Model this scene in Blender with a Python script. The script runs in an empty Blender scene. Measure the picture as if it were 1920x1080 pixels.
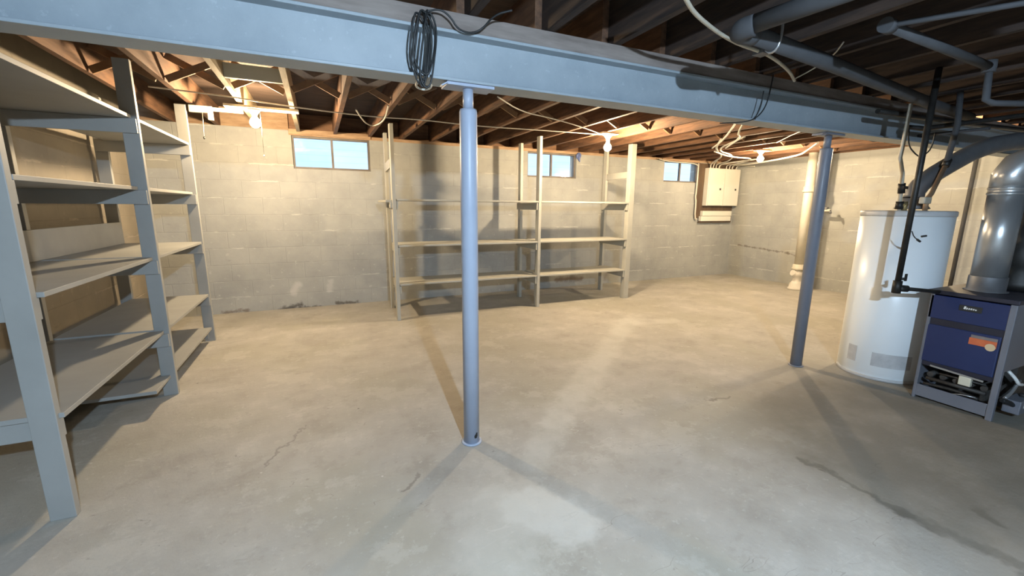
import bpy, bmesh, math, random
from mathutils import Vector, Matrix
random.seed(7)
S = bpy.context.scene
C = S.collection
PI = math.pi

# ------------------------------------------------------------------ camera
cam_d = bpy.data.cameras.new('camera')
cam_d.sensor_width = 36.0
cam_d.lens = 792.88 / 1920 * 36
cam_d.clip_start = 0.02
cam = bpy.data.objects.new('camera', cam_d)
C.objects.link(cam)
R_ = Vector((0.91126588, -0.41173194, 0.00844399))
U_ = Vector((0.07049232, 0.1761531, 0.98183548))
F_ = Vector((0.40574047, 0.89411794, -0.18954625))
m3 = Matrix((R_, U_, -F_)).transposed()
cam.matrix_world = Matrix.Translation((0, 0, 1.34)) @ m3.to_4x4()
S.camera = cam

# ------------------------------------------------------------------ world, exposure
S.view_settings.view_transform = 'Standard'
S.view_settings.look = 'None'
S.view_settings.gamma = 1
S.view_settings.use_curve_mapping = False
S.view_settings.exposure = 0.0
w = bpy.data.worlds.new('world')
S.world = w
w.use_nodes = True
bg = w.node_tree.nodes['Background']
bg.inputs[0].default_value = (0.53, 0.73, 1.0, 1)
bg.inputs[1].default_value = 3.8

WARM = (1.0, 0.75, 0.46)
COOL = (0.61, 0.80, 1.0)
BULBS = {  # position, colour, strength of the glowing globe
    'corner': ((-0.47, 4.75, 2.08), WARM, 2300),
    'shelf': ((3.25, 4.40, 2.05), WARM, 2650),
    'panel': ((6.20, 4.55, 2.08), WARM, 2100),
    'tank': ((6.00, 2.38, 2.10), WARM, 1500),
    'near': ((0.37, -1.00, 2.02), COOL, 16500),
}

# ------------------------------------------------------------------ material helpers
def new_mat(name, col, rough=0.6, metal=0.0):
    m = bpy.data.materials.new(name)
    m.use_nodes = True
    b = m.node_tree.nodes['Principled BSDF']
    b.inputs['Base Color'].default_value = (*col, 1)
    b.inputs['Roughness'].default_value = rough
    b.inputs['Metallic'].default_value = metal
    return m, m.node_tree, b

def nd(nt, t, **kw):
    n = nt.nodes.new(t)
    for k, v in kw.items():
        if k.startswith('i_'):
            n.inputs[int(k[2:])].default_value = v
        else:
            setattr(n, k, v)
    return n

def objco(nt, scale=(1, 1, 1), rot=(0, 0, 0)):
    tc = nd(nt, 'ShaderNodeTexCoord')
    mp = nd(nt, 'ShaderNodeMapping')
    mp.inputs['Scale'].default_value = scale
    mp.inputs['Rotation'].default_value = rot
    nt.links.new(tc.outputs['Object'], mp.inputs['Vector'])
    return mp.outputs['Vector']

def noise(nt, vec, scale, detail=4, rough=0.6):
    n = nd(nt, 'ShaderNodeTexNoise')
    n.inputs['Scale'].default_value = scale
    n.inputs['Detail'].default_value = detail
    n.inputs['Roughness'].default_value = rough
    nt.links.new(vec, n.inputs['Vector'])
    return n.outputs['Fac']

def ramp(nt, fac, stops):
    r = nd(nt, 'ShaderNodeValToRGB')
    e = r.color_ramp.elements
    while len(e) < len(stops):
        e.new(0.5)
    for i, (p, c) in enumerate(stops):
        e[i].position = p
        e[i].color = (*c, 1) if len(c) == 3 else c
    nt.links.new(fac, r.inputs['Fac'])
    return r.outputs['Color']

def g(v):
    return (v, v, v)

def mix(nt, fac, a, b, mode='MIX'):
    n = nd(nt, 'ShaderNodeMix', data_type='RGBA', blend_type=mode)
    if isinstance(fac, (int, float)):
        n.inputs[0].default_value = fac
    else:
        nt.links.new(fac, n.inputs[0])
    for k, s in ((6, a), (7, b)):
        if isinstance(s, tuple):
            n.inputs[k].default_value = (*s, 1)
        else:
            nt.links.new(s, n.inputs[k])
    return n.outputs[2]

def mth(nt, op, a, b=None, c=None, clamp=False):
    n = nd(nt, 'ShaderNodeMath', operation=op, use_clamp=clamp)
    for k, s in enumerate((a, b, c)):
        if s is None:
            continue
        if isinstance(s, (int, float)):
            n.inputs[k].default_value = s
        else:
            nt.links.new(s, n.inputs[k])
    return n.outputs[0]

def smooth(nt, v, lo, hi, a=1.0, b=0.0):
    n = nd(nt, 'ShaderNodeMapRange', interpolation_type='SMOOTHSTEP')
    nt.links.new(v, n.inputs['Value'])
    for k, x in ((1, lo), (2, hi), (3, a), (4, b)):
        n.inputs[k].default_value = x
    return n.outputs[0]

def seg_dist(nt, vec, a, b):
    """distance from vec to the segment a-b"""
    a = Vector(a); b = Vector(b); ab = b - a
    s = nd(nt, 'ShaderNodeVectorMath', operation='SUBTRACT'); nt.links.new(vec, s.inputs[0]); s.inputs[1].default_value = a
    d = nd(nt, 'ShaderNodeVectorMath', operation='DOT_PRODUCT'); nt.links.new(s.outputs[0], d.inputs[0]); d.inputs[1].default_value = ab
    t = mth(nt, 'DIVIDE', d.outputs['Value'], ab.length_squared, clamp=True)
    sc = nd(nt, 'ShaderNodeVectorMath', operation='SCALE'); sc.inputs[0].default_value = ab; nt.links.new(t, sc.inputs['Scale'])
    q = nd(nt, 'ShaderNodeVectorMath', operation='SUBTRACT'); nt.links.new(s.outputs[0], q.inputs[0]); nt.links.new(sc.outputs[0], q.inputs[1])
    l = nd(nt, 'ShaderNodeVectorMath', operation='LENGTH'); nt.links.new(q.outputs[0], l.inputs[0])
    return l.outputs['Value']

def bump(nt, b, h, strength=0.3, dist=0.01):
    n = nd(nt, 'ShaderNodeBump')
    n.inputs['Strength'].default_value = strength
    n.inputs['Distance'].default_value = dist
    nt.links.new(h, n.inputs['Height'])
    nt.links.new(n.outputs[0], b.inputs['Normal'])

def mottled(name, c1, c2, scale=6, rough=0.6, metal=0.0, stretch=(1, 1, 1), bstr=0.15, lo=0.3, hi=0.7):
    m, nt, b = new_mat(name, c1, rough, metal)
    v = objco(nt, stretch)
    f = noise(nt, v, scale)
    nt.links.new(ramp(nt, f, [(lo, c1), (hi, c2)]), b.inputs['Base Color'])
    if bstr:
        bump(nt, b, noise(nt, v, scale * 4), bstr, 0.004)
    return m

# ------------------------------------------------------------------ materials
def concrete_floor():
    m, nt, b = new_mat('concrete_floor', (0.4, 0.39, 0.36), 0.62)
    v = objco(nt)
    big = noise(nt, v, 0.9, 3, 0.5)
    mid = noise(nt, v, 3.2, 6, 0.65)
    fine = noise(nt, v, 26, 5, 0.7)
    dist = nd(nt, 'ShaderNodeVectorMath', operation='ADD')
    nn = nd(nt, 'ShaderNodeTexNoise'); nn.inputs['Scale'].default_value = 5; nn.inputs['Detail'].default_value = 5
    nt.links.new(v, nn.inputs['Vector'])
    sb = nd(nt, 'ShaderNodeVectorMath', operation='MULTIPLY_ADD')
    nt.links.new(nn.outputs['Color'], sb.inputs[0])
    sb.inputs[1].default_value = (0.16, 0.16, 0); sb.inputs[2].default_value = (-0.08, -0.08, 0)
    nt.links.new(v, dist.inputs[0]); nt.links.new(sb.outputs[0], dist.inputs[1])
    wv = dist.outputs[0]
    # fine distortion for ragged edges
    n2 = nd(nt, 'ShaderNodeTexNoise'); n2.inputs['Scale'].default_value = 22; n2.inputs['Detail'].default_value = 6
    nt.links.new(v, n2.inputs['Vector'])
    s2 = nd(nt, 'ShaderNodeVectorMath', operation='MULTIPLY_ADD')
    nt.links.new(n2.outputs['Color'], s2.inputs[0]); s2.inputs[1].default_value = (0.09, 0.09, 0); nt.links.new(wv, s2.inputs[2])
    off = nd(nt, 'ShaderNodeVectorMath', operation='ADD'); nt.links.new(s2.outputs[0], off.inputs[0]); off.inputs[1].default_value = (-0.045, -0.045, 0)
    wv = off.outputs[0]
    col = ramp(nt, mid, [(0.30, (0.39, 0.365, 0.325)), (0.45, (0.47, 0.445, 0.40)), (0.55, (0.50, 0.475, 0.43)), (0.70, (0.585, 0.56, 0.51))])
    col = mix(nt, smooth(nt, big, 0.45, 0.60, 0.0, 0.55), col, (0.42, 0.40, 0.325))
    blot = noise(nt, v, 1.9, 7, 0.72)
    col = mix(nt, smooth(nt, blot, 0.54, 0.60, 0.0, 0.45), col, (0.60, 0.575, 0.52))
    col = mix(nt, smooth(nt, blot, 0.38, 0.44, 0.4, 0.0), col, (0.37, 0.345, 0.30))
    # worn, lighter flecks and small dark pits
    col = mix(nt, smooth(nt, fine, 0.58, 0.68, 0.0, 0.5), col, (0.63, 0.605, 0.56))
    col = mix(nt, smooth(nt, fine, 0.30, 0.37, 0.5, 0.0), col, (0.28, 0.26, 0.23))
    vo = nd(nt, 'ShaderNodeTexVoronoi'); vo.inputs['Scale'].default_value = 5.5; nt.links.new(v, vo.inputs['Vector'])
    sel = nd(nt, 'ShaderNodeSeparateColor'); nt.links.new(vo.outputs['Color'], sel.inputs[0])
    rr_ = mth(nt, 'MULTIPLY', smooth(nt, vo.outputs['Distance'], 0.02, 0.05, 1.0, 0.0), smooth(nt, sel.outputs[0], 0.72, 0.74, 0.0, 0.85))
    col = mix(nt, rr_, col, (0.13, 0.12, 0.10))
    rr_ = mth(nt, 'MULTIPLY', smooth(nt, vo.outputs['Distance'], 0.02, 0.045, 1.0, 0.0), smooth(nt, sel.outputs[0], 0.22, 0.2, 0.0, 0.9))
    col = mix(nt, rr_, col, (0.75, 0.73, 0.69))
    # trowel scratches: thin contour lines of a stretched noise
    for rot, th_, c_ in ((0.5, 1.0, (0.64, 0.62, 0.57)), (-0.9, 1.4, (0.24, 0.22, 0.19))):
        mp2 = nd(nt, 'ShaderNodeMapping'); mp2.inputs['Rotation'].default_value = (0, 0, rot); mp2.inputs['Scale'].default_value = (1.0, 4.0, 1)
        nt.links.new(v, mp2.inputs['Vector'])
        q_ = noise(nt, mp2.outputs[0], 1.3 * th_, 3, 0.55)
        ln = smooth(nt, mth(nt, 'ABSOLUTE', mth(nt, 'SUBTRACT', q_, 0.5)), 0.001, 0.004, 1.0, 0.0)
        gate = smooth(nt, noise(nt, v, 2.3 * th_, 2, 0.5), 0.56, 0.64, 0.0, 0.6)
        col = mix(nt, mth(nt, 'MULTIPLY', ln, gate), col, c_)
    def mark(a, bb, w0, w1, c, k):
        nonlocal col
        d = seg_dist(nt, wv, a, bb)
        f = smooth(nt, d, w0, w1, k, 0.0)
        col = mix(nt, mth(nt, 'MULTIPLY', f, smooth(nt, mid, 0.25, 0.6, 0.5, 1.0)), col, c)
    pale = (0.66, 0.65, 0.60)
    mark((3.35, 3.93, 0), (1.28, 2.14, 0), 0.05, 0.16, pale, 0.55)
    mark((1.35, 2.2, 0), (0.97, 1.80, 0), 0.05, 0.13, pale, 0.5)
    mark((0.80, 1.52, 0), (0.88, 1.34, 0), 0.10, 0.17, (0.72, 0.71, 0.66), 0.75)
    mark((0.62, 1.55, 0), (0.55, 1.30, 0), 0.10, 0.22, (0.64, 0.63, 0.58), 0.5)
    mark((3.2, 3.9, 0), (3.8, 3.7, 0), 0.04, 0.16, pale, 0.45)
    dark = (0.135, 0.13, 0.115)
    mark((2.32, 1.235, 0), (2.33, 0.80, 0), 0.008, 0.035, dark, 0.9)
    mark((2.33, 0.80, 0), (2.35, 0.30, 0), 0.015, 0.06, dark, 0.8)
    mark((2.40, 1.22, 0), (2.42, 0.60, 0), 0.02, 0.10, (0.30, 0.29, 0.25), 0.5)
    mark((2.64, 0.66, 0), (2.61, 0.60, 0), 0.012, 0.045, dark, 0.8)
    mark((2.41, 1.98, 0), (2.62, 1.94, 0), 0.004, 0.02, dark, 0.7)
    mark((0.36, 1.95, 0), (0.29, 1.87, 0), 0.003, 0.016, dark, 0.6)
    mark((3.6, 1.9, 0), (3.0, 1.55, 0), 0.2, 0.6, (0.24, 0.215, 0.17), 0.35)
    mark((-0.35, 2.35, 0), (-0.15, 2.7, 0), 0.003, 0.012, dark, 0.5)
    # stained slab round the boiler, plus painted shade dimming the right-hand floor
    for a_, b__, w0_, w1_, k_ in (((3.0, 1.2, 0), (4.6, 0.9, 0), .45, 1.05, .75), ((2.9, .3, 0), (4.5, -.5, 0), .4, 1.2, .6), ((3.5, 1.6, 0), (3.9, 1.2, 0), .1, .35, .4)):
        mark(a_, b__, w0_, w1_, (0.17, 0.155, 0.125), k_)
    col = mix(nt, 1.0, col, (0.77, 0.775, 0.775), 'MULTIPLY')
    nt.links.new(col, b.inputs['Base Color'])
    h = mth(nt, 'ADD', mth(nt, 'MULTIPLY', mid, 0.6), mth(nt, 'MULTIPLY', fine, 0.4))
    bump(nt, b, h, 0.35, 0.02)
    return m

def nd_y(nt, vec):
    q = nd(nt, 'ShaderNodeSeparateXYZ'); nt.links.new(vec, q.inputs[0])
    return q.outputs[1]

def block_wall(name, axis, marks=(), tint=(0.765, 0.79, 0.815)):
    m, nt, b = new_mat(name, (0.42, 0.41, 0.37), 0.75)
    tc = nd(nt, 'ShaderNodeTexCoord')
    sx = nd(nt, 'ShaderNodeSeparateXYZ'); nt.links.new(tc.outputs['Object'], sx.inputs[0])
    cx = nd(nt, 'ShaderNodeCombineXYZ')
    nt.links.new(sx.outputs[axis], cx.inputs[0]); nt.links.new(sx.outputs[2], cx.inputs[1])
    v = cx.outputs[0]
    nn = nd(nt, 'ShaderNodeTexNoise'); nn.inputs['Scale'].default_value = 7; nt.links.new(v, nn.inputs['Vector'])
    wb = nd(nt, 'ShaderNodeVectorMath', operation='MULTIPLY_ADD')
    nt.links.new(nn.outputs['Color'], wb.inputs[0]); wb.inputs[1].default_value = (0.012, 0.012, 0); nt.links.new(v, wb.inputs[2])
    br = nd(nt, 'ShaderNodeTexBrick')
    nt.links.new(wb.outputs[0], br.inputs['Vector'])
    br.inputs['Scale'].default_value = 1
    br.inputs['Brick Width'].default_value = 0.406
    br.inputs['Row Height'].default_value = 0.203
    br.inputs['Mortar Size'].default_value = 0.006
    br.inputs['Mortar Smooth'].default_value = 0.6
    br.inputs['Color1'].default_value = (0.455, 0.455, 0.425, 1)
    br.inputs['Color2'].default_value = (0.425, 0.425, 0.40, 1)
    br.inputs['Mortar'].default_value = (0.405, 0.40, 0.375, 1)
    mid = noise(nt, v, 2.5, 5, 0.6)
    fine = noise(nt, v, 14, 5, 0.65)
    col = mix(nt, 0.5, br.outputs['Color'], ramp(nt, mid, [(0.33, (0.34, 0.34, 0.325)), (0.5, (0.44, 0.44, 0.415)), (0.68, (0.54, 0.53, 0.49))]))
    # chalky white blotches where damp has pushed the paint, mostly low down
    low = smooth(nt, sx.outputs[2], 0.3, 1.7, 1.0, 0.35)
    bl = mth(nt, 'MULTIPLY', smooth(nt, fine, 0.60, 0.70, 0.0, 0.6), low)
    col = mix(nt, bl, col, (0.66, 0.65, 0.60))
    # pale chalky runs along some of the bed joints
    vs = nd(nt, 'ShaderNodeMapping'); vs.inputs['Scale'].default_value = (1.6, 5.0, 1); nt.links.new(v, vs.inputs['Vector'])
    bed = mth(nt, 'ABSOLUTE', mth(nt, 'SUBTRACT', mth(nt, 'FRACT', mth(nt, 'ADD', mth(nt, 'DIVIDE', nd_y(nt, wb.outputs[0]), 0.203), mth(nt, 'ADD', 0.5, mth(nt, 'MULTIPLY', mth(nt, 'SUBTRACT', fine, 0.5), 0.14)))), 0.5))
    j = mth(nt, 'MULTIPLY', smooth(nt, bed, 0.02, 0.06, 1.0, 0.0), smooth(nt, noise(nt, vs.outputs[0], 1.5, 4, 0.6), 0.53, 0.62, 0.0, 0.75))
    col = mix(nt, j, col, (0.68, 0.67, 0.62))
    # a few darker scuffs and worn places
    col = mix(nt, smooth(nt, noise(nt, vs.outputs[0], 2.6, 6, 0.7), 0.62, 0.72, 0.0, 0.5), col, (0.30, 0.29, 0.27))
    for (p0, p1, w0, w1, c, k) in marks:
        d = seg_dist(nt, wb.outputs[0], (p0[0], p0[1], 0), (p1[0], p1[1], 0))
        dd = mth(nt, 'ADD', d, mth(nt, 'MULTIPLY', mth(nt, 'SUBTRACT', fine, 0.5), 0.12))
        col = mix(nt, smooth(nt, dd, w0, w1, k, 0.0), col, c)
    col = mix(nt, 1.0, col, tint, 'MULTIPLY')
    nt.links.new(col, b.inputs['Base Color'])
    h = mth(nt, 'ADD', mth(nt, 'MULTIPLY', br.outputs['Fac'], -0.45), mth(nt, 'MULTIPLY', fine, 0.35))
    bump(nt, b, h, 0.45, 0.009)
    return m

M = {}
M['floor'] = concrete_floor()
M['wall_x'] = block_wall('painted_block_back', 0, [
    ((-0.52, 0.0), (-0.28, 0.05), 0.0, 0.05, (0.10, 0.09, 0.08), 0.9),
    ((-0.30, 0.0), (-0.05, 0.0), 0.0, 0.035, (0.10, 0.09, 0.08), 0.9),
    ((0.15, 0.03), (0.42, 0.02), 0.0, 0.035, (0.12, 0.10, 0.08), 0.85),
    ((-0.35, 0.22), (-0.30, 0.32), 0.01, 0.07, (0.72, 0.70, 0.66), 0.6),
    ((0.08, 0.22), (0.10, 0.33), 0.01, 0.06, (0.70, 0.68, 0.64), 0.5),
    ((-1.15, 0.02), (-0.9, 0.03), 0.0, 0.04, (0.16, 0.11, 0.08), 0.7),
    ((3.6, 0.14), (4.1, 0.12), 0.0, 0.07, (0.16, 0.10, 0.07), 0.7),
    ((4.6, 0.10), (4.65, 0.25), 0.0, 0.07, (0.25, 0.22, 0.19), 0.5)])
M['wall_y'] = block_wall('painted_block_side', 1, [
    ((5.9, 0.62), (4.9, 0.56), 0.0, 0.02, (0.20, 0.18, 0.15), 0.8),
    ((4.9, 0.56), (4.7, 0.52), 0.0, 0.02, (0.20, 0.18, 0.15), 0.8)])
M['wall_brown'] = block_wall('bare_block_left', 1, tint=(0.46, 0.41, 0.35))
M['joist_shaded'] = mottled('shade_dark_joist_wood', (0.018, 0.012, 0.010), (0.058, 0.035, 0.024), 5, 0.8, stretch=(6, 0.8, 6), bstr=0.3)  # shade over the front joists painted in as a darker wood colour
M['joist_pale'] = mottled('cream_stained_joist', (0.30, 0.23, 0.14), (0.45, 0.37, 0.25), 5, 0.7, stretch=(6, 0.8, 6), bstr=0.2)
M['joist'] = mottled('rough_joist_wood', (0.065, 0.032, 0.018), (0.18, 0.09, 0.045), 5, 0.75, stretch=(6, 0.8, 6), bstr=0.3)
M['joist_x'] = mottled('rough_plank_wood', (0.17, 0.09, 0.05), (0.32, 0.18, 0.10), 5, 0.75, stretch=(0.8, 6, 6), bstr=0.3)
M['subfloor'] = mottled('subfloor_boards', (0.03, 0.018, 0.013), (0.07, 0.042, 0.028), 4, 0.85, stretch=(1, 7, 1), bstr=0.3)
M['brace'] = mottled('bridging_wood', (0.20, 0.11, 0.06), (0.36, 0.22, 0.12), 8, 0.7)
M['sill'] = mottled('sill_wood', (0.30, 0.19, 0.11), (0.46, 0.32, 0.20), 6, 0.7, stretch=(1, 5, 5))
M['plate'] = mottled('grey_weathered_plank', (0.16, 0.13, 0.115), (0.29, 0.25, 0.225), 4, 0.8, stretch=(0.8, 5, 5))
M['shelf'] = mottled('grey_shelf_paint', (0.255, 0.26, 0.25), (0.305, 0.31, 0.30), 3, 0.55, bstr=0.08)
M['cream_board'] = mottled('cream_painted_board', (0.55, 0.53, 0.42), (0.66, 0.63, 0.51), 4, 0.6)
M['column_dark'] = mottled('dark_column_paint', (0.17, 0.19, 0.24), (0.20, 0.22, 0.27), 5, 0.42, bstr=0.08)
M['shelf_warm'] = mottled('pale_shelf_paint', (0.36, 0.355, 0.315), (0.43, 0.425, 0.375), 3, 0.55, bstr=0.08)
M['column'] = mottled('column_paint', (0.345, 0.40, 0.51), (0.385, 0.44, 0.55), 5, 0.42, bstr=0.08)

M['dark_wood'] = mottled('dark_brown_wood', (0.07, 0.045, 0.03), (0.12, 0.08, 0.05), 3, 0.5, stretch=(5, 5, .6))

def beam_mat():
    m, nt, b = new_mat('beam_paint', (0.34, 0.41, 0.46), 0.42)
    v = objco(nt)
    f = noise(nt, v, 4, 6, 0.7)
    col = ramp(nt, f, [(0.3, (0.275, 0.325, 0.365)), (0.7, (0.345, 0.395, 0.435))])
    ff = noise(nt, v, 30, 4, 0.7)
    col = mix(nt, smooth(nt, ff, 0.6, 0.7, 0, 0.25), col, (0.55, 0.62, 0.66))
    for a, c, w0, w1, cc, k in [((1.95, 2.13, 2.05), (2.35, 2.13, 2.03), .0, .06, (0.17, 0.19, 0.21), .6),
                                ((2.45, 2.13, 2.06), (2.5, 2.13, 2.04), .0, .05, (0.6, 0.67, 0.72), .5),
                                ((2.75, 2.13, 2.09), (3.2, 2.13, 2.06), .0, .05, (0.20, 0.21, 0.21), .6),
                                ((3.9, 2.13, 1.96), (5.2, 2.13, 1.97), .0, .07, (0.17, 0.15, 0.13), .7),
                                ((4.1, 2.13, 2.08), (4.8, 2.13, 2.08), .0, .05, (0.50, 0.47, 0.42), .6)]:
        d = seg_dist(nt, v, a, c)
        dd = mth(nt, 'ADD', d, mth(nt, 'MULTIPLY', mth(nt, 'SUBTRACT', f, 0.5), 0.25))
        col = mix(nt, smooth(nt, dd, w0 - .05, w1 + .03, k * .85, 0.0), col, cc)
    nt.links.new(col, b.inputs['Base Color'])
    bump(nt, b, ff, 0.12, 0.004)
    return m
M['beam'] = beam_mat()
M['tank'] = mottled('white_enamel', (0.78, 0.83, 0.86), (0.82, 0.87, 0.90), 2, 0.32, bstr=0)
M['tank_top'] = mottled('grey_tank_cap', (0.40, 0.41, 0.42), (0.5, 0.51, 0.52), 5, 0.45, bstr=0)
M['foil'] = mottled('silver_label', (0.42, 0.43, 0.44), (0.52, 0.53, 0.54), 20, 0.45, 0.1)
M['blue'] = mottled('blue_enamel', (0.013, 0.024, 0.085), (0.018, 0.032, 0.105), 3, 0.38, bstr=0)
M['navy'] = mottled('dark_navy_top', (0.012, 0.013, 0.025), (0.022, 0.024, 0.04), 5, 0.4, bstr=0)
M['jacket'] = mottled('grey_jacket', (0.13, 0.14, 0.17), (0.17, 0.18, 0.21), 3, 0.4, bstr=0)
M['dkmetal'] = mottled('dark_cavity_metal', (0.03, 0.028, 0.026), (0.09, 0.085, 0.08), 12, 0.6, 0.5)
M['galv'] = mottled('galvanised_steel', (0.40, 0.415, 0.425), (0.52, 0.535, 0.545), 7, 0.33, 0.7, stretch=(1, 1, .3), bstr=0.03)
M['galv_dull'] = mottled('dull_grey_vent', (0.13, 0.135, 0.145), (0.20, 0.205, 0.215), 6, 0.5, 0.5, bstr=0.1)
M['blackpipe'] = mottled('black_iron', (0.012, 0.012, 0.012), (0.035, 0.033, 0.03), 12, 0.5, 0.4)
M['drain'] = mottled('grey_painted_drain', (0.045, 0.047, 0.052), (0.065, 0.067, 0.073), 6, 0.85, bstr=0.1)
M['copper'] = mottled('dull_copper', (0.32, 0.22, 0.14), (0.48, 0.34, 0.22), 8, 0.45, 0.6)
M['tanpipe'] = mottled('tan_painted_pipe', (0.42, 0.38, 0.30), (0.55, 0.50, 0.40), 8, 0.55)
M['brass'] = mottled('old_brass', (0.30, 0.22, 0.10), (0.48, 0.37, 0.18), 12, 0.4, 0.8)
M['soil'] = mottled('cream_soil_pipe', (0.50, 0.48, 0.40), (0.60, 0.57, 0.49), 5, 0.5)
M['soil_white'] = mottled('chalky_white_pipe', (0.60, 0.58, 0.53), (0.70, 0.68, 0.64), 9, 0.6)
M['panel'] = mottled('cream_panel', (0.66, 0.65, 0.58), (0.70, 0.69, 0.62), 3, 0.4, bstr=0)
M['black'] = mottled('black_rubber', (0.010, 0.011, 0.012), (0.022, 0.024, 0.025), 10, 0.5, bstr=0)
M['whitecable'] = mottled('off_white_cable', (0.52, 0.50, 0.44), (0.62, 0.60, 0.53), 10, 0.5, bstr=0)
M['porcelain'] = mottled('porcelain', (0.75, 0.74, 0.70), (0.8, 0.79, 0.75), 5, 0.3, bstr=0)
M['frame'] = mottled('window_frame_grey', (0.13, 0.115, 0.10), (0.21, 0.19, 0.17), 8, 0.6)
M['paper'] = mottled('white_paper', (0.7, 0.7, 0.68), (0.75, 0.75, 0.73), 6, 0.6, bstr=0)
M['orange'] = mottled('orange_sticker', (0.50, 0.10, 0.04), (0.60, 0.16, 0.06), 15, 0.5, bstr=0)
M['sticker_grey'] = mottled('grey_sticker', (0.16, 0.14, 0.14), (0.22, 0.19, 0.18), 15, 0.5, bstr=0)
M['sticker_cream'] = mottled('cream_sticker', (0.55, 0.42, 0.26), (0.62, 0.48, 0.3), 15, 0.5, bstr=0)
M['ground'] = mottled('outside_gravel', (0.3, 0.3, 0.28), (0.45, 0.45, 0.42), 12, 0.9)

def siding_mat():
    m, nt, b = new_mat('white_siding', (0.75, 0.78, 0.8), 0.5)
    tc = nd(nt, 'ShaderNodeTexCoord')
    sx = nd(nt, 'ShaderNodeSeparateXYZ'); nt.links.new(tc.outputs['Object'], sx.inputs[0])
    f = mth(nt, 'FRACT', mth(nt, 'MULTIPLY', sx.outputs[2], 8.5))
    nt.links.new(mix(nt, smooth(nt, f, 0.0, 0.12, 1.0, 0.0), (0.76, 0.79, 0.81), (0.60, 0.66, 0.71)), b.inputs['Base Color'])
    return m
M['siding'] = siding_mat()

def glass_mat():
    m = bpy.data.materials.new('window_glass')
    m.use_nodes = True
    nt = m.node_tree
    nt.nodes.clear()
    o = nd(nt, 'ShaderNodeOutputMaterial')
    t = nd(nt, 'ShaderNodeBsdfTransparent'); t.inputs[0].default_value = (0.93, 0.97, 1, 1)
    gl = nd(nt, 'ShaderNodeBsdfGlossy'); gl.inputs['Roughness'].default_value = 0.05
    mx = nd(nt, 'ShaderNodeMixShader'); mx.inputs[0].default_value = 0.07
    nt.links.new(t.outputs[0], mx.inputs[1]); nt.links.new(gl.outputs[0], mx.inputs[2])
    nt.links.new(mx.outputs[0], o.inputs[0])
    return m
M['glass'] = glass_mat()

def emit(name, col, st):
    m = bpy.data.materials.new(name)
    m.use_nodes = True
    nt = m.node_tree
    nt.nodes.clear()
    o = nd(nt, 'ShaderNodeOutputMaterial')
    e = nd(nt, 'ShaderNodeEmission')
    e.inputs[0].default_value = (*col, 1); e.inputs[1].default_value = st
    nt.links.new(e.outputs[0], o.inputs[0])
    return m

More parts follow.
